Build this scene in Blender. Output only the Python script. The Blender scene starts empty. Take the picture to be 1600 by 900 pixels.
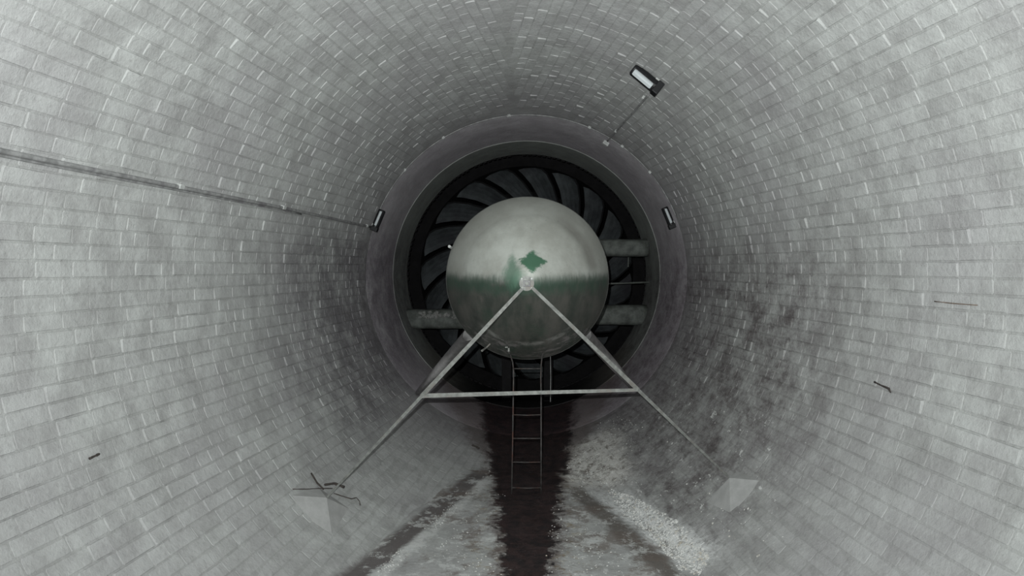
import bpy, bmesh, math, random
import numpy as np
from mathutils import Vector, Matrix
random.seed(7); rng = np.random.default_rng(7)
C = bpy.context.scene.collection
PI = math.pi

# ------------------------------------------------------------------ camera, world, light, exposure
F = 1136.0                      # focal length in pixels of the 1600 px wide frame
VX, VY = 824.0, 417.0           # where the tunnel's direction vanishes
H = 1.85                        # camera height over the level floor screed
cd = bpy.data.cameras.new('camera'); cam = bpy.data.objects.new('camera', cd); C.objects.link(cam)
cam.location = (0, 0, H); cam.rotation_euler = (PI/2, 0, 0)
cd.sensor_width = 36; cd.lens = F/1600*36; cd.clip_start = 0.02
cd.shift_x = -(VX-800)/1600; cd.shift_y = -(450-VY)/1600
bpy.context.scene.camera = cam

w = bpy.data.worlds.new('world'); bpy.context.scene.world = w; w.use_nodes = True
w.node_tree.nodes['Background'].inputs[0].default_value = (0.6, 0.65, 0.7, 1)
w.node_tree.nodes['Background'].inputs[1].default_value = 0.002

fl = bpy.data.lights.new('camera_flash', 'AREA'); fl.shape = 'RECTANGLE'; fl.size = 0.012; fl.size_y = 0.008; fl.spread = math.radians(140)
fl.energy = 134; fl.color = (0.955, 1.0, 0.985)
flash = bpy.data.objects.new('camera_flash', fl); C.objects.link(flash)
flash.location = (-0.05, 0.01, H+0.08); flash.rotation_euler = (PI/2+math.radians(17), 0, math.radians(-1))

vs = bpy.context.scene.view_settings
bpy.context.scene.display_settings.display_device = 'sRGB'
vs.view_transform = 'Standard'; vs.look = 'None'; vs.gamma = 1; vs.use_curve_mapping = False
vs.exposure = 0.0

# ------------------------------------------------------------------ where things are
AX, AZ = -0.01, H-0.093         # tunnel axis
R0, TA = 2.5, 0.1               # radius at the camera, taper
AL = math.atan(TA); SA, CA = math.sin(AL), math.cos(AL)
APEX = R0/TA
CROWN = math.radians(4.5)       # the crown joint sits a little left of the top
Y0, Y1 = -2.6, 7.81             # extent of the brickwork
def RR(y): return R0-TA*y
def at(px, py, D): return Vector(((px-VX)*D/F, D, H-(py-VY)*D/F))
def cone_hit(px, py):
    lo, hi = 0.3, 24
    for _ in range(50):
        m = (lo+hi)/2; p = at(px, py, m)
        if math.hypot(p.x-AX, p.z-AZ) < RR(m): lo = m
        else: hi = m
    return at(px, py, lo)
def surf(px, py):
    p = cone_hit(px, py)
    if p.z < 0 and py > VY: return at(px, py, F*H/(py-VY))
    return p
def inward(p):
    n = Vector((AX-p.x, 0, AZ-p.z)).normalized()
    return Vector((n.x*CA, -SA, n.z*CA)).normalized()
def proj(p): return (VX+F*p[0]/p[1], VY-F*(p[2]-H)/p[1])

# ------------------------------------------------------------------ mesh helpers
def link(name, me, m=None, parent=None, kind=None, smooth=False):
    o = bpy.data.objects.new(name, me); C.objects.link(o)
    if m: me.materials.append(m)
    if parent: o.parent = parent
    if kind: o['kind'] = kind
    if smooth:
        for p in me.polygons: p.use_smooth = True
    return o
def mesh(name, v, f, m=None, parent=None, kind=None, smooth=False):
    me = bpy.data.meshes.new(name); me.from_pydata([tuple(a) for a in v], [], f); me.update()
    return link(name, me, m, parent, kind, smooth)
def tag(o, label, cat, group=None):
    o['label'] = label; o['category'] = cat
    if group: o['group'] = group
    return o
def empty(name, loc, label, cat, group=None):
    o = bpy.data.objects.new(name, None); C.objects.link(o); o.location = loc; o.empty_display_size = .1
    return tag(o, label, cat, group)
def under(o, root):            # give a world-space mesh to a root that is only translated
    o.parent = root; o.matrix_parent_inverse = Matrix.Translation(-root.location); return o
class MB:
    def __init__(s): s.v = []; s.f = []
    def add(s, v, f):
        n = len(s.v); s.v += [Vector(a) for a in v]; s.f += [[i+n for i in q] for q in f]
    def box(s, c, d, M=None, taper=1.0):
        x, y, z = d[0]/2, d[1]/2, d[2]/2
        v = []
        for sz in (-1, 1):
            k = 1 if sz < 0 else taper
            v += [Vector((-x*k, -y*k, sz*z)), Vector((x*k, -y*k, sz*z)), Vector((x*k, y*k, sz*z)), Vector((-x*k, y*k, sz*z))]
        if M: v = [M @ a for a in v]
        v = [a+Vector(c) for a in v]
        s.add(v, [[0,3,2,1],[4,5,6,7],[0,1,5,4],[1,2,6,5],[2,3,7,6],[3,0,4,7]])
    def tube(s, pts, rad, n=8, caps=True):
        pts = [Vector(p) for p in pts]; k = len(pts)
        rads = rad if isinstance(rad, (list, tuple)) else [rad]*k
        t0 = (pts[1]-pts[0]).normalized()
        u = t0.orthogonal().normalized(); vs_ = []
        for i, p in enumerate(pts):
            t = (pts[min(i+1, k-1)]-pts[max(i-1, 0)]).normalized()
            u = (u-t*u.dot(t)).normalized(); w_ = t.cross(u)
            for j in range(n):
                a = 2*PI*j/n; vs_.append(p+(u*math.cos(a)+w_*math.sin(a))*rads[i])
        fs = [[i*n+j, i*n+(j+1) % n, (i+1)*n+(j+1) % n, (i+1)*n+j] for i in range(k-1) for j in range(n)]
        if caps: fs += [list(range(n))[::-1], [(k-1)*n+j for j in range(n)]]
        s.add(vs_, fs)
    def build(s, name, m, parent=None, kind=None, smooth=False, root=None, bevel=0):
        o = mesh(name, s.v, s.f, m, parent, kind, smooth)
        if root: under(o, root)
        if bevel:
            b = o.modifiers.new('bevel', 'BEVEL'); b.width = bevel; b.segments = 2; b.limit_method = 'ANGLE'
        return o
def lathe(name, prof, m, c=(AX, AZ), n=96, a0=0, a1=2*PI, **k):   # prof: (y, r) about the tunnel axis
    full = abs(a1-a0-2*PI) < 1e-6; cnt = n if full else n+1
    v = [(c[0]+r*math.cos(a0+(a1-a0)*j/n), y, c[1]+r*math.sin(a0+(a1-a0)*j/n)) for y, r in prof for j in range(cnt)]
    f = [[i*cnt+j, i*cnt+(j+1) % cnt, (i+1)*cnt+(j+1) % cnt, (i+1)*cnt+j] for i in range(len(prof)-1) for j in range(n)]
    return mesh(name, v, f, m, **k)

# ------------------------------------------------------------------ materials
class S:                        # arithmetic on shader sockets
    def __init__(s, nt, sock): s.nt = nt; s.k = sock
    def _m(s, op, o, rev=False, o3=None):
        n = s.nt.nodes.new('ShaderNodeMath'); n.operation = op
        args = [o, s] if rev else [s, o]
        if o3 is not None: args.append(o3)
        for i, a in enumerate(args):
            if a is None: continue
            if isinstance(a, S): s.nt.links.new(a.k, n.inputs[i])
            else: n.inputs[i].default_value = a
        return S(s.nt, n.outputs[0])
    def __add__(s, o): return s._m('ADD', o)
    __radd__ = __add__
    def __sub__(s, o): return s._m('SUBTRACT', o)
    def __rsub__(s, o): return s._m('SUBTRACT', o, True)
    def __mul__(s, o): return s._m('MULTIPLY', o)
    __rmul__ = __mul__
    def __truediv__(s, o): return s._m('DIVIDE', o)
    def abs(s): return s._m('ABSOLUTE', None)
    def sqrt(s): return s._m('SQRT', None)
    def max(s, o): return s._m('MAXIMUM', o)
    def min(s, o): return s._m('MINIMUM', o)
    def step(s, a, b):          # smooth 0..1 between a and b
        n = s.nt.nodes.new('ShaderNodeMapRange'); n.interpolation_type = 'SMOOTHSTEP'
        s.nt.links.new(s.k, n.inputs[0]); n.inputs[1].default_value = a; n.inputs[2].default_value = b
        return S(s.nt, n.outputs[0])
class Mat:
    def __init__(s, name, rough=0.8, metal=0.0, spec=0.3):
        s.m = bpy.data.materials.new(name); s.m.use_nodes = True; s.nt = s.m.node_tree
        s.b = s.nt.nodes['Principled BSDF']
        s.b.inputs['Roughness'].default_value = rough; s.b.inputs['Metallic'].default_value = metal
        s.b.inputs['Specular IOR Level'].default_value = spec
        g = s.nt.nodes.new('ShaderNodeNewGeometry'); s.pos = g.outputs['Position']
        x = s.nt.nodes.new('ShaderNodeSeparateXYZ'); s.nt.links.new(s.pos, x.inputs[0])
        s.x, s.y, s.z = (S(s.nt, x.outputs[i]) for i in range(3))
    def noise(s, scale, detail=4, rough=.6, stretch=None, seed=0, vec=None):
        n = s.nt.nodes.new('ShaderNodeTexNoise'); n.inputs['Scale'].default_value = scale
        n.inputs['Detail'].default_value = detail; n.inputs['Roughness'].default_value = rough
        mp = s.nt.nodes.new('ShaderNodeMapping'); mp.inputs['Location'].default_value = (seed, seed*1.7, seed*.6)
        if stretch: mp.inputs['Scale'].default_value = stretch
        s.nt.links.new(vec or s.pos, mp.inputs[0]); s.nt.links.new(mp.outputs[0], n.inputs['Vector'])
        return S(s.nt, n.outputs[0])
    def val(s, v):
        n = s.nt.nodes.new('ShaderNodeValue'); n.outputs[0].default_value = v; return S(s.nt, n.outputs[0])
    def mix(s, fac, a, b, mode='MIX'):
        n = s.nt.nodes.new('ShaderNodeMix'); n.data_type = 'RGBA'; n.blend_type = mode
        for i, v in ((0, fac), (6, a), (7, b)):
            if isinstance(v, S): s.nt.links.new(v.k, n.inputs[i])
            elif hasattr(v, 'links'): s.nt.links.new(v, n.inputs[i])
            else: n.inputs[i].default_value = v if i == 0 else (*v, 1)
        return n.outputs[2]
    def color(s, c):
        if hasattr(c, 'links'): s.nt.links.new(c, s.b.inputs['Base Color'])
        else: s.b.inputs['Base Color'].default_value = (*c, 1)
    def rough(s, r): s.nt.links.new(r.k, s.b.inputs['Roughness'])
    def bump(s, h, strength=.5, dist=.005):
        n = s.nt.nodes.new('ShaderNodeBump'); n.inputs['Strength'].default_value = strength; n.inputs['Distance'].default_value = dist
        s.nt.links.new(h.k, n.inputs['Height']); s.nt.links.new(n.outputs[0], s.b.inputs['Normal'])
def shaded(name, col, var=.25, rough=.7, metal=0, scale=14, bump=.4, dist=.003, spec=.3, dirt=None):
    M = Mat(name, rough, metal, spec); n = M.noise(scale, 6, .65)
    dark = tuple(c*(1-var) for c in col); light = tuple(min(1, c*(1+var)) for c in col)
    c = M.mix(n.step(.3, .7), dark, light)
    if dirt: c = M.mix(M.noise(scale*.35, 5, .6, seed=3).step(.5, .7), c, dirt)
    M.color(c); M.bump(M.noise(scale*5, 4, .7, seed=1), bump, dist)
    return M.m

def painted_masonry(name, tint=True, floor=False, mul=None, sooty=False):
    """old grey-white paint over brick, with the wet channel, tide marks and lime crust where they lie in the tunnel"""
    M = Mat(name, .75, 0, .25)
    x, y, z = M.x, M.y, M.z
    big = M.noise(.9, 5, .6); mid = M.noise(5, 6, .65, seed=2); fine = M.noise(38, 5, .7, seed=5)
    rag = M.noise(3.6, 8, .85, seed=9)-.5       # ragged borders
    rag2 = M.noise(11, 6, .75, seed=4)
    base = M.mix(mid.step(.3, .72), (.40, .40, .395), (.58, .59, .58))
    base = M.mix(big.step(.42, .68)*.45, base, (.43, .415, .43))
    if tint:
        a = M.nt.nodes.new('ShaderNodeAttribute'); a.attribute_name = 'tint'
        t = S(M.nt, a.outputs['Fac'])
        base = M.mix((t-.5).abs()*.5, base, M.mix(t.step(.49, .51), (.27, .26, .26), (.74, .76, .75)))
    base = M.mix(fine.step(.5, .75)*.3, base, (.66, .68, .67))
    base = M.mix((1-fine.step(.28, .46))*.35, base, (.30, .29, .29))
    # grime on the right haunch; on the left, grime plus a painted-in shadow gradient
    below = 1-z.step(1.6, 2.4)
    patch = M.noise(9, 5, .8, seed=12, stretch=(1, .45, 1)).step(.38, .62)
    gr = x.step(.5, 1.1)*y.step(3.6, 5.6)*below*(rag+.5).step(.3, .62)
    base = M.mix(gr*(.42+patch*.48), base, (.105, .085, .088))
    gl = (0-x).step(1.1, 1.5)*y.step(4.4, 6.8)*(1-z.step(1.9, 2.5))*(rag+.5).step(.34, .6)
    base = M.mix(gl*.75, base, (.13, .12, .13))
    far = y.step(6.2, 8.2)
    base = M.mix(far*.3, base, (.22, .185, .22))  # far end tinted dim purple, the hue of the shade painted into the wall
    low = 1-z.step(.62, 1.0)
    # damp band outside the left edge of the screed
    edge = .9-.28*(y-4.4)
    if True:
        el = (0-x)-edge+rag*.14
        band = el.step(.0, .05)*(1-(el-rag*.25).step(.17, .24))*(1-y.step(6.4, 6.9))*low*(0-x).step(.02, .1)
        base = M.mix(band*.82, base, (.115, .095, .093))
        # crust on both edges of the screed
        cl = (1-(el+.03).abs().step(.02, .075))*(rag2).step(.36, .55)*(1-y.step(6.2, 6.6))*low*(0-x).step(.02, .1)
        base = M.mix(cl*.85, base, (.74, .74, .73))
        er = x-edge+rag*.2
        dj = (1-(er+.05).abs().step(.04, .12))*low*x.step(.12, .25)*y.step(3.0, 4.2)*(1-y.step(6.2, 6.8))
        base = M.mix(dj*(rag2.step(.3,.5)*.4+.45), base, (.15, .13, .115))
        cr = er.step(.03, .1)*(1-er.step(.22, .42))*rag2.step(.34, .44)*low*y.step(4.3, 4.7)*(1-y.step(5.7, 6.2))*x.step(.05, .15)
        base = M.mix(cr*M.noise(22, 5, .8, seed=51).step(.36, .52), base, (.93, .94, .94))
    # worn, limy patch past the end of the screed on the right
    pr = x.step(.26, .38)*(1-(x+rag*.5).step(.72, 1.02))*y.step(5.9, 6.3)*(1-(y+rag*.9).step(7.1, 7.6))*low
    base = M.mix(pr*.85, base, M.mix(M.noise(12, 7, .85, seed=61, stretch=(1, .7, 1)).step(.38, .52), (.27, .235, .205), (.95, .93, .89)))
    sp = M.noise(16, 3, .8, seed=21, stretch=(1, .6, 1)).step(.64, .68)*x.step(.4, .7)*y.step(4, 4.6)*(1-y.step(6.6, 7.4))*low*rag2.step(.3, .5)
    base = M.mix(sp*.85, base, (.85, .85, .84))
    if floor:
        yel = M.noise(7, 6, .8, seed=30).step(.52, .66)*(1-x.abs().step(.28, .5))
        base = M.mix(yel*.9, base, (.34, .27, .17))
        br = M.noise(2.6, 6, .75, seed=33).step(.5, .62)
        base = M.mix(br*.7, base, (.20, .165, .145))
        base = M.mix(M.noise(6, 7, .8, seed=37).step(.52, .60)*.75, base, (.72, .73, .72))
    # wet channel down the middle
    hw = (.115+(y-4.0).max(0)*.08+(y-6.3).max(0)*.04)+rag*.45
    ch = (1-(x-.005+(rag2-.5)*.24).abs()/hw.max(.05)).step(-.10, .14)*low
    hal = (1-(x-.005+(rag2-.5)*.36).abs()/(hw.max(.05)+.07+(y-6.9).max(0)*.32)).step(-.1, .25)*low
    base = M.mix(hal*.6, base, (.13, .095, .085))
    base = M.mix(ch*.95, base, M.mix(rag2.step(.4, .6), (.022, .018, .02), (.055, .035, .035)))
    if sooty: base = M.mix((1-(z+rag*.3).step(.30, .60))*.93, base, (.02, .018, .02))
    if mul: base = M.mix(1.0, base, mul, 'MULTIPLY')
    M.color(base)
    M.rough(.82-ch*.42-patch*gr*.1)
    M.bump(mid*.8+M.noise(14, 4, .65, seed=44)*.9+fine*.6+M.noise(110, 3, .7, seed=8)*.2, .75, .009)
    return M.m
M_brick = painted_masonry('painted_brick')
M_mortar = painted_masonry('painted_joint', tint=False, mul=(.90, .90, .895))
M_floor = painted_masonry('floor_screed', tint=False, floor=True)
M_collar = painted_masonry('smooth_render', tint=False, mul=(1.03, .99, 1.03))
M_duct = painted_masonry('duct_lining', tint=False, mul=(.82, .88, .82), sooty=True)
M_black = shaded('unlit_black', (.012, .011, .012), .3, .9, scale=8)  # darkness of the unlit tunnel beyond put into the colour; rim blocks, posts share it
M_blade = shaded('fan_blade_grey', (.052, .058, .062), .35, .7, scale=5, dirt=(.03, .03, .035))
M_bladeedge = shaded('blade_edge', (.012, .012, .013), .3, .8)
M_beam = shaded('grimy_green_steel', (.13, .14, .13), .4, .7, scale=9, dirt=(.075, .085, .07))
M_strut = shaded('aged_galvanised', (.22, .225, .213), .3, .55, .25, scale=30, dirt=(.20, .185, .17))
M_leg = shaded('grey_strut_paint', (.62, .60, .60), .2, .6)
M_ladder = shaded('rusty_ladder_steel', (.085, .08, .078), .4, .65, .2, scale=30, dirt=(.10, .05, .04))
M_lamp = shaded('lamp_housing_black', (.018, .018, .02), .3, .45, scale=20, bump=.1)
M_diff = shaded('lamp_diffuser', (.62, .66, .68), .08, .35, scale=10, bump=.05)
M_galv = shaded('pale_metal_clip', (.55, .56, .55), .2, .5, scale=30)
M_cond = shaded('painted_conduit', (.30, .30, .30), .3, .6, scale=20, dirt=(.2, .19, .2))
M_conc = shaded('footing_concrete', (.455, .455, .45), .10, .85, scale=12)
M_twig = shaded('dark_twig', (.07, .06, .055), .3, .9, scale=30)
M_wire = shaded('rusty_wire', (.09, .075, .07), .3, .7, scale=30)
M_rust = shaded('rusty_strip', (.20, .15, .12), .3, .8, scale=30)
M_rust2 = shaded('dull_lumps', (.25, .25, .24), .3, .9, scale=30)
M_crust = shaded('lime_crust', (.74, .74, .72), .2, .9, scale=40, bump=.8, dirt=(.55, .5, .42))

# ------------------------------------------------------------------ brickwork
def brick_variant(L, hgt, k):
    """one brick face: rectangle with rubbed corners, sloped sides and a slight tilt; 26 triangles"""
    r = random.Random(k*31+int(L*1000)); up = (.0038, .0032, .0055, .0028, .0045, .0040, .0024, .010, .0036, .0030)[k % 10]
    tl = [r.uniform(-.45, .45)*up for _ in range(2)]
    def ring(a, b, c, zf):
        pts = [(-a+c, -b), (a-c, -b), (a, -b+c), (a, b-c), (a-c, b), (-a+c, b), (-a, b-c), (-a, -b+c)]
        return [(p[0], p[1]+r.uniform(-.0022, .0022), zf(p)) for p in pts]
    a, b = L/2, hgt/2
    v = ring(a, b, .004, lambda p: -.004)
    v += ring(a-.0035, b-.0035, .007, lambda p: up+tl[0]*p[0]/a+tl[1]*p[1]/b+r.uniform(-.0008, .0008))
    f = [[i, (i+1) % 8, 8+(i+1) % 8, 8+i] for i in range(8)]+[list(range(8, 16))]
    me = bpy.data.meshes.new('brick'); me.from_pydata(v, [], f); me.update()
    t = min(1, max(0, r.gauss(.52, .10)))
    if k % 12 == 0: t = .2
    at_ = me.attributes.new('tint', 'FLOAT', 'POINT'); at_.data.foreach_set('value', [t]*len(v))
    me.materials.append(M_brick)
    return me, np.array(v), f, t
HGT, LONG, SHORT, JOINT = .0745, .225, .110, .0055
VAR = {0: [brick_variant(LONG, HGT, k) for k in range(24)], 1: [brick_variant(SHORT, HGT, k) for k in range(14)]}
def wall_half(side, name):       # side -1 left, +1 right
    pmax = PI/2-CROWN*(1 if side < 0 else -1); pmin = -PI/2
    def place(s, phi): return Vector((AX+side*s*SA*math.cos(phi), APEX-s*CA, AZ+s*SA*math.sin(phi)))
    # the joint bed the bricks sit in
    n = 72; ys = [Y0, 0, 3, 5, 6.5, Y1]; v = []
    for y in ys:
        s = (APEX-y)/CA
        v += [place(s, pmin+(pmax-pmin)*j/n) for j in range(n+1)]
    f = [[i*(n+1)+j, i*(n+1)+j+1, (i+1)*(n+1)+j+1, (i+1)*(n+1)+j] for i in range(len(ys)-1) for j in range(n)]
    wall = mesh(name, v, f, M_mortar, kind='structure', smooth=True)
    smax, smin = (APEX-Y0)/CA, (APEX-Y1)/CA
    bricks = []
    pitch = HGT+JOINT; kmax = int(smax*math.sin(PI/2*SA+.01)/pitch)+2
    for k in range(-kmax, kmax+1):
        Yd = k*pitch; X = 17.2+random.random()*.2+(0 if k % 2 else .115)
        while X < smax+.2:
            kind = 1 if random.random() < .22 else 0
            L = SHORT if kind else LONG
            xc = X+L/2; X += L+JOINT+random.uniform(-.0015, .0045)
            s = math.hypot(xc, Yd); th = math.atan2(Yd, xc); phi = th/SA
            if s > smax-.02 or s < smin+.02+L/2: continue
            half = (HGT/2+.012)/(s*SA)
            if phi > pmax-half or phi < pmin+half: continue
            p = place(s, phi)
            if p.z < -.03: continue
            es = Vector((side*SA*math.cos(phi), -CA, SA*math.sin(phi)))
            ep = Vector((-side*math.sin(phi), 0, math.cos(phi)))
            th += random.gauss(0, .006); u = (es*math.cos(th)-ep*math.sin(th)).normalized(); vv = (es*math.sin(th)+ep*math.cos(th)).normalized()
            nn = u.cross(vv)
            if nn.dot(inward(p)) < 0: u = -u; nn = -nn
            smooth = 1-min(1, max(0, (-phi-math.radians(22 if side > 0 else 34))/math.radians(16)))*.8
            if p.y < 3.6 and smooth < .6 and side < 0: smooth = .6
            if phi > math.radians(45): smooth *= .85
            M = Matrix((( u.x, vv.x, nn.x*smooth, p.x), (u.y, vv.y, nn.y*smooth, p.y), (u.z, vv.z, nn.z*smooth, p.z), (0, 0, 0, 1)))
            var = random.randrange(len(VAR[kind]))
            size = 0
            if p.y > .4:
                q = proj(p)
                if 12 < q[0] < 1588 and 8 < q[1] < 892:
                    a = proj(p+u*L/2); b = proj(p-u*L/2); c = proj(p+vv*HGT/2); d = proj(p-vv*HGT/2)
                    size = abs((a[0]-b[0])*(c[1]-d[1])-(a[1]-b[1])*(c[0]-d[0]))
            bricks.append((size, kind, var, M))
    bricks.sort(key=lambda b: -b[0])
    for size, kind, var, M in bricks[:300]:
        o = bpy.data.objects.new('brick', VAR[kind][var][0]); C.objects.link(o); o.parent = wall; o.matrix_world = M
    V = []; Fc = []; T = []; base = 0
    for size, kind, var, M in bricks[300:]:
        _, bv, bf, t = VAR[kind][var]; m = np.array(M)
        V.append(bv @ m[:3, :3].T+m[:3, 3]); Fc += [[i+base for i in q] for q in bf]; T += [t]*len(bv); base += len(bv)
    me = bpy.data.meshes.new('brickwork'); me.from_pydata(np.concatenate(V).tolist(), [], Fc); me.update()
    a = me.attributes.new('tint', 'FLOAT', 'POINT'); a.data.foreach_set('value', T)
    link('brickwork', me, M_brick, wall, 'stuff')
    return wall
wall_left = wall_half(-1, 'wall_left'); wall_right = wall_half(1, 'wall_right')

# level concrete screed in the bottom of the tunnel, running out where the invert rises through it
def floor_half(y): return math.sqrt(max(0, (RR(y)+.01)**2-AZ**2))
v = []; f = []; ny, nx = 150, 60; yend = 6.62
for i in range(ny+1):
    y = Y0+(yend-Y0)*i/ny; hw = floor_half(y)+.02
    for j in range(nx+1):
        x = AX+hw*(2*j/nx-1)
        z = .004*math.sin(x*9+y*3)+.003*math.sin(y*11-x*5)+rng.uniform(-.0015, .0015)-.012*math.exp(-((x)/.13)**2)
        v.append((x, y, z))
f = [[i*(nx+1)+j, i*(nx+1)+j+1, (i+1)*(nx+1)+j+1, (i+1)*(nx+1)+j] for i in range(ny) for j in range(nx)]
mesh('floor', v, f, M_floor, kind='structure', smooth=True)

# ------------------------------------------------------------------ smooth collar, duct mouth, and what lies beyond
YR = 8.83; RRG = RR(YR)
lathe('trim_1', [(Y1-.02, RR(Y1)+.002), (Y1, RR(Y1)-.006), (8.3, RR(8.3)-.006), (YR-.03, RRG+.004)], M_collar, kind='structure', smooth=True)
lathe('trim_2', [(YR-.03, RRG+.02), (YR-.03, RRG-.001), (YR-.02, RRG-.005), (YR+.01, RRG-.003), (YR+.03, RRG), (9.84, RRG), (9.86, RRG+.02)], M_duct, kind='structure')
lathe('wall_recess', [(9.86, RRG+.02), (9.86, 2.0), (11.6, 2.0), (11.6, 1.7), (15.5, 1.7), (15.5, .02)], M_black, kind='structure')
lathe('wall_near', [(Y0, R0-TA*Y0), (Y0-.02, .02)], M_mortar, kind='structure')
mb = MB()                        # toothed edge of small blocks round the inner end of the duct
for i in range(150):
    a = 2*PI*i/150
    if random.random() < .1: continue
    M = Matrix.Rotation(-a, 3, 'Y')
    c = Vector((AX+math.cos(a)*(RRG-.004), 9.85, AZ+math.sin(a)*(RRG-.004)))
    mb.box(c, (.018+random.random()*.014, .05, .045), M)
o = mb.build('toothed_rim', M_black); under(o, bpy.data.objects['trim_2']); o['kind'] = 'stuff'

# ------------------------------------------------------------------ fan behind the fairing
YF = 10.5
fan = empty('axial_fan', (AX, YF, AZ), 'huge dark axial fan with swept blades filling the round duct behind the nose fairing', 'fan')
nb = 19; rs = [.45, .8, 1.1, 1.3, 1.45, 1.525]
bv = []; bf = []
for r in rs:
    lean = math.radians((1.525-r)*-36); wd = math.radians(13.6)
    for j in range(5):
        q = j/4-.5; a = lean+wd*q*(1 if r < 1.5 else .92)
        rr = r-(.02 if r > 1.5 and j in (0, 4) else 0)
        bv.append((rr*math.cos(a), q*.16+.03*(1-4*q*q), rr*math.sin(a)))
bf = [[i*5+j, i*5+j+1, (i+1)*5+j+1, (i+1)*5+j] for i in range(len(rs)-1) for j in range(4)]
bme = bpy.data.meshes.new('blade'); bme.from_pydata(bv, [], bf); bme.materials.append(M_blade)
bme.materials.append(M_bladeedge)
for k in range(nb):
    o = bpy.data.objects.new('blade', bme); C.objects.link(o); o.parent = fan
    o.rotation_euler = (0, -math.radians(98-9.5+k*360/nb), 0)
    s = o.modifiers.new('solid', 'SOLIDIFY'); s.thickness = .035; s.offset = 1; s.material_offset_rim = 1
# far stator vanes: dark radial bars seen between the blades
o = lathe('hub', [(YF-.55, .02), (YF-.5, .45), (YF+.4, .5), (YF+.5, .02)], M_blade, n=48, smooth=True); under(o, fan)

# ------------------------------------------------------------------ nose fairing
nose = empty('nose_fairing', (0, 6.0, AZ), 'large domed metal nose fairing, pale above and stained dark green below a waterline', 'fairing')
MN = Mat('fairing_paint', .5, .0, .25); xx0 = MN.x
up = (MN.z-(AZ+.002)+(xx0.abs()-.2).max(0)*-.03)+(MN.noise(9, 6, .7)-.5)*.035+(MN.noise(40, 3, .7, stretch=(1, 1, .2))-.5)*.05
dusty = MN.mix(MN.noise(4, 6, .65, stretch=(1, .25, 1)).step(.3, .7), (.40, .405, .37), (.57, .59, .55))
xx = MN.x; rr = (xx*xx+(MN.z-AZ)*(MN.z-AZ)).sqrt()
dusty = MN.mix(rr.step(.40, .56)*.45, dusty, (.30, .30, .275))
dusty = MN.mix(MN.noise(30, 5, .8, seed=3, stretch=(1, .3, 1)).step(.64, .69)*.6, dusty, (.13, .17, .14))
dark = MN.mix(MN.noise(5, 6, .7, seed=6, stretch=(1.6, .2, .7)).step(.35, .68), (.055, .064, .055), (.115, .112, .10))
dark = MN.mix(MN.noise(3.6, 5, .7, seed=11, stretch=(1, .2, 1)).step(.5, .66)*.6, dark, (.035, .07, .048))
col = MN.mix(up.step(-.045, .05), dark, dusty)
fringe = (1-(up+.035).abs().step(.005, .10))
col = MN.mix(fringe*.75*MN.noise(6, 4, .6, seed=8).step(.3, .55), col, (.05, .095, .068))
# rubbed green patch above the tip
gx = (xx-.035).abs(); gz = (MN.z-(AZ+.13)).abs()
dm = gx*.75+gz*1.0+(MN.noise(13, 7, .8, seed=16)-.5)*.16+(xx-.035)*.0
col = MN.mix((1-dm.step(.055, .085))*.95, col, (.05, .145, .085))
col = MN.mix((1-((xx+.10).abs()*.9+(MN.z-(AZ+.05)).abs()*.5+(MN.noise(12, 5, .7, seed=15)-.5)*.10).step(.03, .09))*.8, col, (.10, .2, .14))
# limy scuffs along the lower rim
sc = rr.step(.46, .52)*(1-MN.z.step(AZ-.42, AZ-.34))*MN.noise(7, 6, .8, seed=17, stretch=(.6, 1, 2.5)).step(.52, .6)
col = MN.mix(sc*.7, col, (.30, .27, .27))
ar = (1-(rr-.485).abs().step(.006, .03))*(1-MN.z.step(AZ-.40, AZ-.30))*MN.noise(9, 6, .8, seed=27).step(.40, .56)
col = MN.mix(ar*.75, col, (.34, .34, .32))
br = (1-(rr-.50).abs().step(.01, .07))*MN.x.step(.1, .35)*MN.z.step(AZ+.02, AZ+.12)
col = MN.mix(br*.5, col, (.20, .19, .17))
MN.color(col); MN.rough(.42+up.step(-.02, .03)*.25+MN.noise(8, 4, .6, seed=19)*.15)
MN.bump(MN.noise(7, 4, .6, seed=20)*1.0+MN.noise(60, 3, .7)*.1, .25, .012)
prof = [(4.60, .004), (4.61, .055), (4.70, .105), (4.82, .175), (4.95, .25), (5.08, .32), (5.20, .38), (5.31, .43), (5.41, .472), (5.46, .487), (5.50, .502), (5.62, .55), (5.76, .598), (5.88, .635), (5.97, .660), (6.02, .671)]
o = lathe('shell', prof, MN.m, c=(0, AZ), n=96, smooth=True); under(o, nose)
o = lathe('rim', [(6.02, .671), (6.03, .676), (6.045, .676), (6.055, .668), (6.055, .63)], M_strut, c=(0, AZ), n=96, smooth=True); under(o, nose)
o = lathe('tail_body', [(6.055, .64), (7.0, .60), (8.5, .52), (YF-.6, .44)], M_beam, c=(0, AZ), n=64, smooth=True); under(o, nose)
mb = MB(); c = at(795, 545, 5.62)
mb.box(c+Vector((0, .0, 0)), (.012, .04, .04)); mb.box(c+Vector((-.01, -.015, .014)), (.034, .01, .01))
mb.build('bracket', M_strut, root=nose)

# bar standing out of the lower left of the fairing
mb = MB(); mb.tube([at(766, 537, 5.45), at(760, 543, 5.45), at(753, 548, 5.38)], [.006, .006, .008])
tag(mb.build('stub_rod', M_strut), 'short pale rod poking out from the lower left of the nose fairing', 'rod')
mb = MB(); mb.tube([at(705, 387, 5.98), at(702, 385, 5.9)], .012)
mb.build('lug', M_galv, root=nose)

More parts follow.
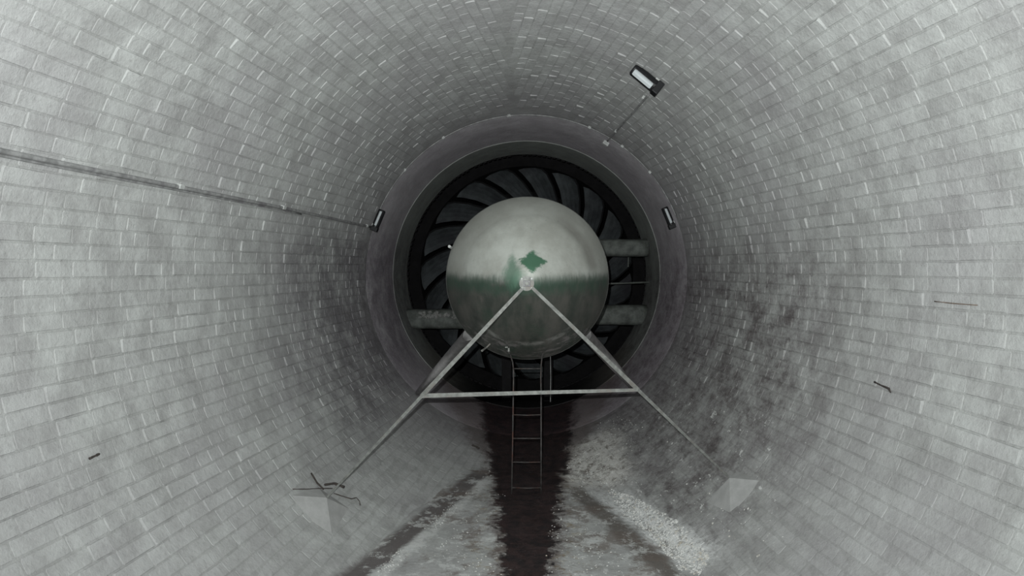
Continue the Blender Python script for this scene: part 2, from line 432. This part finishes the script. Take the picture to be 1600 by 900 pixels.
# ------------------------------------------------------------------ A-frame that holds the tip
def angle_bar(name, P, Q, w0, w1, root, flip=1):
    t = (Q-P).normalized(); n = Vector((0, -1, 0)); n = (n-t*n.dot(t)).normalized(); a = t.cross(n)
    if a.z > 0: a = -a
    th = .005; v = []
    for X, wd in ((P, w0), (Q, w1)):
        d = wd*.8
        sec = [(-wd/2, 0), (wd/2, 0), (wd/2, -d), (wd/2-th, -d), (wd/2-th, -th), (-wd/2, -th)]
        v += [X+a*p+n*q for p, q in sec]
    f = [[i, (i+1) % 6, 6+(i+1) % 6, 6+i] for i in range(6)]+[[0, 1, 4, 5], [1, 2, 3, 4], [6, 7, 10, 11], [7, 8, 9, 10]]
    o = mesh(name, v, f, M_strut); under(o, root); return o
tip = at(823, 443, 4.56)
lf = cone_hit(511, 777)
rf = cone_hit(1139, 746)
lf = at(511, 777, lf.y-.13); rf = at(1139, 746, rf.y-.13)
frame = empty('nose_support', tip, 'thin steel A-shaped frame running from the fairing tip down to two floor footings', 'frame')
def on(P, Q, px, D0):                       # point of segment PQ at screen column px
    lo, hi = 0, 1
    for _ in range(40):
        m = (lo+hi)/2; q = P.lerp(Q, m); s = proj(q)[0]
        if (s-px)*(proj(Q)[0]-px) > 0: hi = m
        else: lo = m
    return P.lerp(Q, lo)
ls = at(816, 451, 4.55); rs_ = at(832, 450, 4.55)
lj = on(ls, lf, 659, 0); rj = on(rs_, rf, 997, 0)
angle_bar('strut', ls, lj, .020, .029, frame); angle_bar('strut', lj, lf, .022, .012, frame)
angle_bar('strut', rs_, rj, .020, .028, frame); angle_bar('strut', rj, rf, .022, .013, frame)
angle_bar('crossbar', lj+Vector((0, -.004, .002)), rj+Vector((0, -.004, 0)), .028, .021, frame)
mb = MB(); mb.tube([tip+Vector((0, .07, 0)), tip+Vector((0, .02, 0))], .047, 20); fg = mb.build('flange', M_strut, root=frame)
mb = MB(); mb.box(tip, (.045, .05, .038)); mb.build('boss', M_cond, root=frame, bevel=.003)
mb = MB(); mb.box(tip+Vector((0, -.03, 0)), (.026, .014, .022)); mb.build('clamp_bolt', M_strut, root=frame, bevel=.002)
for sx in (-1, 1):
    for sz in (-1, 1):
        mb = MB(); c = tip+Vector((sx*.031, .02, sz*.03)); mb.tube([c, c+Vector((0, -.014, 0))], .006, 6); mb.build('bolt', M_galv, parent=fg)

# pyramid footings
def footing(name, apex, corners, label, lift):
    base = [surf(*c) for c in corners]
    cen = sum(base, Vector())/len(base)
    b0 = [p-inward(p)*.01 for p in base]; a = apex
    v = [*b0, a]; n = len(b0)
    # an intermediate ring keeps the flanks slightly hollow like trowelled mortar
    ring = [p.lerp(a, .55)-inward(a)*lift for p in base]
    v = b0+ring+[a]
    f = [[i, (i+1) % n, n+(i+1) % n, n+i] for i in range(n)]+[[n+i, n+(i+1) % n, 2*n] for i in range(n)]
    o = mesh(name, v, f, M_conc); tag(o, label, 'footing', 'concrete footings of the A-frame'); return o
footing('concrete_footing', lf-inward(lf)*.004, [(448, 772), (496, 757), (552, 796), (521, 840), (480, 815)], 'low concrete footing under the left foot of the steel frame, wire curled beside it', .004)
footing('concrete_footing', rf-inward(rf)*.004, [(1192, 750), (1152, 733), (1098, 788), (1140, 808)], 'low pale-faced concrete footing under the right foot of the steel frame', .004)

# ------------------------------------------------------------------ ladder
YL = 5.9
lad = empty('ladder', at(823, 775, F*H/(775-VY)), 'narrow rusty steel ladder rising from the wet floor to the underside of the nose fairing', 'ladder')
def L(px, py, D=YL): return at(px, py, D)
mb = MB(); mb.tube([L(790, 545, 5.72), L(797, 553, 5.8), L(801, 566), L(802.5, 580), L(802, 615), L(801, 690), L(799.5, 772)], .006); mb.build('rail', M_ladder, root=lad, smooth=True)
mb = MB(); mb.tube([L(850, 548, 5.78), L(847, 556, 5.85), L(845.5, 570), L(845, 590), L(845.5, 615), L(845.5, 690), L(845.5, 772)], .006); mb.build('rail', M_ladder, root=lad, smooth=True)
for k, y in enumerate((576, 612, 648, 685, 722, 762)):
    mb = MB(); mb.tube([L(802-(y-576)*.012, y), L(824, y+(k % 3)*.4), L(845.5, y)], .0045); mb.build('rung', M_ladder, root=lad, smooth=True)

# ------------------------------------------------------------------ beams and legs that carry the fairing's tail
def beam(name, x0, x1, yt, yb, D, label, sag=0, group='horizontal beams across the duct mouth'):
    a, b = at(x0, yt, D), at(x1, yb, D); zc = (a.z+b.z)/2; hh = (a.z-b.z)/2
    sec = []
    for k in range(14):
        t = 2*PI*k/14; sec.append((.16*math.copysign(abs(math.cos(t))**.6, math.cos(t)), hh*math.copysign(abs(math.sin(t))**.55, math.sin(t))))
    n = len(sec); v = []; m = 12
    for i in range(m+1):
        x = a.x+(b.x-a.x)*i/m
        v += [(x, D+.16+p, zc+q-sag*math.sin(PI*i/m)+random.uniform(-.003, .003)) for p, q in sec]
    f = [[i*n+j, i*n+(j+1) % n, (i+1)*n+(j+1) % n, (i+1)*n+j] for i in range(m) for j in range(n)]+[list(range(n))[::-1], [m*n+j for j in range(n)]]
    return tag(mesh(name, v, f, M_beam, smooth=True), label, 'beam', group)
beam('crossbeam', 880, 1014, 373, 401, 9.3, 'upper of the two round-edged beams right of the nose fairing')
beam('crossbeam', 880, 1012, 477, 509, 9.3, 'lower beam right of the nose fairing, mossy green')
bl = beam('crossbeam', 629, 770, 484, 515, 9.3, 'single crusted beam left of the nose fairing, with pale lumps along it')
mb = MB()
for i in range(60):
    px = random.uniform(655, 715); p = at(px, random.uniform(488, 497), 9.27); s = random.uniform(.008, .03)
    mb.tube([p, p+Vector((random.uniform(-.03, .03), -.012, random.uniform(-.03, .03)))], [s, s*.4], 5)
mb.build('crust_lumps', M_rust2, kind='stuff', root=None); bpy.data.objects['crust_lumps'].parent = bl
mb = MB(); mb.tube([at(900, 444, 9.4), at(960, 443, 9.4), at(1014, 441, 9.4)], .012)
tag(mb.build('tie_rod', M_beam, smooth=True), 'thin horizontal rod between the two beams right of the fairing', 'rod')
mb = MB(); mb.tube([at(982, 402, 9.5), at(981.5, 417, 9.5)], .009)
tag(mb.build('hanging_rod', M_beam), 'short thin upright rod hanging below the upper right beam', 'rod')
def leg(P, Q, wd, label):
    t = (Q-P).normalized(); n = Vector((0, -1, 0)); n = (n-t*n.dot(t)).normalized(); a = t.cross(n); v = []
    for X, k in ((P, 1), (P.lerp(Q, .5), .9), (Q, .65)):
        v += [X+a*(wd/2*k*math.cos(s))+n*(wd*.9*math.sin(s)) for s in [2*PI*j/12 for j in range(12)]]
    f = [[i*12+j, i*12+(j+1) % 12, (i+1)*12+(j+1) % 12, (i+1)*12+j] for i in range(2) for j in range(12)]
    return tag(mesh('streamlined_leg', v, f+[list(range(12)), list(range(24, 36))], M_leg, smooth=True), label, 'leg', 'streamlined legs under the fairing')
ql = cone_hit(655, 612); qr = cone_hit(990, 606)
leg(at(735, 520, 6.6), ql, .11, 'grey streamlined leg running down-left behind the left strut of the frame')
leg(at(912, 518, 6.6), qr, .11, 'grey streamlined leg running down-right behind the right strut of the frame')
def post(px, label):
    mb = MB(); a = at(px, 540, 9.2); fz = AZ-math.sqrt(max(0, RRG**2-(abs(a.x-AX)+.05)**2))
    mb.box((a.x, 9.2, (a.z+fz)/2), (.12, .3, a.z-fz)); o = mb.build('support_post', M_black, bevel=.01)
    return tag(o, label, 'post', 'dark posts behind the ladder')
post(792, 'dark upright post just left of the ladder under the fairing')
post(856, 'dark upright post just right of the ladder under the fairing')
mb = MB(); mb.tube([at(860, 552, 6.2), at(860.5, 590, 6.2), at(860, 628, 6.25)], .0022)
tag(mb.build('hanging_wire', M_cond), 'thin wire hanging from the fairing right of the ladder', 'wire')

# ------------------------------------------------------------------ bulkhead lamps
def lamp(p0, p1, wpx, label, boxside):
    """p0, p1: ends of the lamp in the photograph; the lamp lies round the wall, its lens facing down the tunnel"""
    A = cone_hit(*p0); B = cone_hit(*p1); c = (A+B)/2; D = c.y-.12
    a, b = at(*p0, D), at(*p1, D); c = (a+b)/2
    Lx = (b-a).length; ux = (b-a).normalized(); uy = Vector((0, 1, 0)); uz = ux.cross(uy).normalized(); uy = uz.cross(ux)
    Wd = wpx*D/F
    M = Matrix((ux, uy, uz)).transposed()
    root = empty('bulkhead_lamp', c, label, 'lamp', 'cylindrical bulkhead lamps')
    inn = inward(c); s = 1 if uz.dot(inn) > 0 else -1
    mb = MB()                            # half-round housing along ux
    n = 10; v = []
    for e in (-.5, -.46, .46, .5):
        k = .8 if abs(e) == .5 else 1
        for j in range(16):
            t = 2*PI*j/16; q = Wd/2*k
            v.append(c+ux*(Lx*e)+uz*(q*math.cos(t))+uy*(q*math.sin(t)))
    f = [[i*16+j, i*16+(j+1) % 16, (i+1)*16+(j+1) % 16, (i+1)*16+j] for i in range(3) for j in range(16)]+[list(range(16)), list(range(48, 64))]
    mb.add(v, f); hs = mb.build('housing', M_lamp, root=root, smooth=False)
    mb = MB(); v = []; w_ = Wd*(.24 if boxside else .17); m = 8
    for e in (-.42, -.38, .2, .24):
        for j in range(m+1):
            t = -1+2*j/m; k = 1 if abs(e) not in (.42, .24) else .85
            v.append(c+ux*(Lx*e)+uz*(s*Wd*(.25 if boxside else 0)+w_*t*k)-uy*(Wd*(.47+.12*(1-t*t)*k)-(.1*Wd if boxside and t*s > .5 else 0)))
    f = [[i*(m+1)+j, i*(m+1)+j+1, (i+1)*(m+1)+j+1, (i+1)*(m+1)+j] for i in range(3) for j in range(m)]
    mb.add(v, f); mb.build('diffuser', M_diff, parent=hs, smooth=True)
    mb = MB(); mb.box(c+ux*(Lx*.40), (Lx*.2, Wd*1.0, Wd*.98), M); mb.build('end_cap', M_lamp, root=root, bevel=.006)
    w0 = cone_hit(*p1); mb = MB()
    bs = c+ux*(Lx*.28); wp = bs-inn*0.0
    d = RR(bs.y)-math.hypot(bs.x-AX, bs.z-AZ)
    mb.box(bs-inn*(Wd*.45+(d-Wd*.45)/2), (.03, .03, max(.02, d-Wd*.3)), inn.to_track_quat('Z', 'Y').to_matrix()); mb.build('bracket', M_galv, root=root)
    mb = MB(); wallp = bs-inn*d; q = inn.to_track_quat('Z', 'Y').to_matrix(); mb.box(wallp+inn*.012, (.055, .05, .02), q); mb.build('mounting_plate', M_galv, root=root, bevel=.004)
    return root, bs-inn*(d-.012)
L1, m1 = lamp((989, 107), (1031, 142), 21, 'black cylindrical lamp with a silvery lens high on the upper right wall', True)
L2, m2 = lamp((597.5, 328), (583.5, 361), 11.5, 'small black lamp on the left wall beside the duct, where the long conduit ends', False)
L3, m3 = lamp((1038, 324), (1051.5, 357), 11.5, 'small black lamp with a thin lens on the right wall beside the duct', False)

# conduits
def run(pts, off=.014, sub=14):
    out = []
    for (a, b) in zip(pts[:-1], pts[1:]):
        for i in range(sub): out.append((a[0]+(b[0]-a[0])*i/sub, a[1]+(b[1]-a[1])*i/sub))
    out.append(pts[-1]); r = []
    for p in out:
        q = cone_hit(*p); r.append(q+inward(q)*off)
    return r
def clips(root, pts, size=.03):
    for p in pts:
        q = cone_hit(*p); n = inward(q); mb = MB(); mb.box(q+n*.014, (size*1.6, size, .034), n.to_track_quat('Z', 'Y').to_matrix()); mb.build('clip', M_galv, root=root, bevel=.004)
P = [(-160, 199), (0, 235), (140, 264), (275, 291), (440, 324), (577, 354)]
q = run(P); root = empty('cable_conduit', q[14], 'long painted conduit running along the left wall to the small left lamp', 'conduit')
mb = MB(); mb.tube(q, .012); mb.build('pipe', M_cond, root=root, smooth=True)
mb = MB(); mb.tube([p+Vector((0, 0, -.02))-inward(p)*.008 for p in q[:60]], .007, 6); mb.build('cable', M_cond, root=root, smooth=True)
clips(root, [(278, 290), (440, 323), (571, 352)])
q = run([(1015, 146), (985, 180), (950, 219)]); root = empty('cable_conduit', q[-1], 'short thin conduit slanting from the upper right lamp to a small junction box', 'conduit')
mb = MB(); mb.tube(q, .0085); mb.build('pipe', M_cond, root=root, smooth=True)
clips(root, [(1006, 150), (963, 203)], .022)
qq = cone_hit(948, 221); n = inward(qq); mb = MB(); mb.box(qq+n*.025, (.055, .07, .045), n.to_track_quat('Z', 'Y').to_matrix()); mb.build('junction_box', M_galv, root=root, bevel=.006)
arc = []
for k in range(61):
    a = math.radians(22+(157-22)*k/60); y = 7.74; r = RR(y)-.014
    arc.append(Vector((AX+r*math.cos(a), y, AZ+r*math.sin(a))))
root = empty('hoop_conduit', arc[30], 'thin conduit arching over the duct mouth from one small lamp to the other', 'conduit')
mb = MB(); mb.tube(arc, .0075, 6); mb.build('pipe', M_cond, root=root, smooth=True)
for k in (8, 14, 20, 33, 44, 52):
    n = inward(arc[k]); mb = MB(); mb.box(arc[k], (.02, .03, .024), n.to_track_quat('Z', 'Y').to_matrix()); mb.build('clip', M_galv, root=root)

# ------------------------------------------------------------------ wire, twigs, specks
def strand(name, pts, r, m, label, cat, off=.01, sub=3, group=None):
    out = []
    for i in range(len(pts)-1):
        for k in range(sub):
            t = k/sub; p = (pts[i][0]*(1-t)+pts[i+1][0]*t, pts[i][1]*(1-t)+pts[i+1][1]*t)
            q = surf(*p); out.append(q+inward(q)*off)
    q = surf(*pts[-1]); out.append(q+inward(q)*off)
    mb = MB(); mb.tube(out, [r*random.uniform(.7, 1.2) for _ in out], 6)
    return tag(mb.build(name, m, smooth=True), label, cat, group)
strand('wire', [(515, 778), (530, 783), (543, 787), (551, 785), (556, 791), (557, 797)], .0035, M_wire, 'thin wire curling out to the right of the left footing', 'wire', .045)
strand('wire', [(512, 771), (490, 771), (470, 772), (449, 772)], .003, M_wire, 'straight thin wire lying left of the left footing', 'wire', .05)
strand('twig', [(496, 769), (511, 767), (519, 770), (527, 773)], .009, M_twig, 'dark scrap of twig against the foot of the left strut', 'twig', .075)
strand('twig', [(483, 742), (492, 757), (503, 768)], .006, M_twig, 'dark twig leaning up behind the left footing', 'twig', .02)
strand('twig', [(1370, 598), (1380, 603), (1392, 608), (1395, 614)], .006, M_twig, 'curved dark twig stuck on the lower right wall', 'twig', .014)
strand('nail', [(136, 718), (142, 715), (151, 711)], .006, M_twig, 'small dark metal pin in a joint of the lower left wall', 'nail', .014)
strand('twig', [(737, 697), (743, 699), (748, 702)], .010, M_twig, 'small dark twig at the end of the damp band left of the ladder', 'twig', .01)
strand('rusty_strip', [(1463, 471), (1490, 474), (1530, 477)], .0028, M_rust, 'thin rusty strip in a level joint of the right wall', 'strip', .010)

# lime crust: crumbs heaped along the right edge of the screed and over the worn patch
mb = MB()
def crumbs(poly, n, s0, s1):
    xs = [p[0] for p in poly]; ys = [p[1] for p in poly]; k = 0
    while k < n:
        x, y = random.uniform(min(xs), max(xs)), random.uniform(min(ys), max(ys)); ins = False
        for i in range(len(poly)):
            (x1, y1), (x2, y2) = poly[i], poly[i-1]
            if (y1 > y) != (y2 > y) and x < (x2-x1)*(y-y1)/(y2-y1)+x1: ins = not ins
        if not ins: continue
        k += 1; p = surf(x, y); nn = inward(p); s = random.uniform(s0, s1)*random.uniform(.5, 1)
        u = nn.orthogonal().normalized(); w_ = nn.cross(u); a = random.uniform(0, PI)
        u, w_ = u*math.cos(a)+w_*math.sin(a), w_*math.cos(a)-u*math.sin(a)
        mb.add([p+u*s*random.uniform(.6, 1.3), p+w_*s*.8, p-u*s, p-w_*s*random.uniform(.5, 1), p+nn*s*.55], [[0, 1, 4], [1, 2, 4], [2, 3, 4], [3, 0, 4]])
crumbs([(948, 762), (1000, 780), (1060, 815), (1110, 870), (1095, 900), (1060, 890), (1020, 840), (970, 800)], 1500, .005, .017)
crumbs([(885, 725), (915, 695), (985, 740), (960, 760), (890, 752)], 350, .004, .012)
crumbs([(925, 665), (965, 648), (1000, 665), (985, 720), (905, 722)], 260, .004, .011)
crumbs([(560, 930), (600, 880), (700, 790), (765, 735), (770, 745), (700, 810), (610, 895)], 350, .003, .009)
crumbs([(990, 655), (1030, 670), (1230, 840), (1180, 880), (1090, 800)], 60, .004, .015)
crumbs([(865, 760), (920, 760), (1030, 900), (850, 900)], 260, .003, .010)
crumbs([(770, 760), (790, 760), (785, 900), (640, 900)], 160, .003, .010)
o = mb.build('lime_crust', M_crust, kind='stuff')
tag(o, 'white crumbly lime crust scattered over the lower right of the tunnel floor', 'crust')
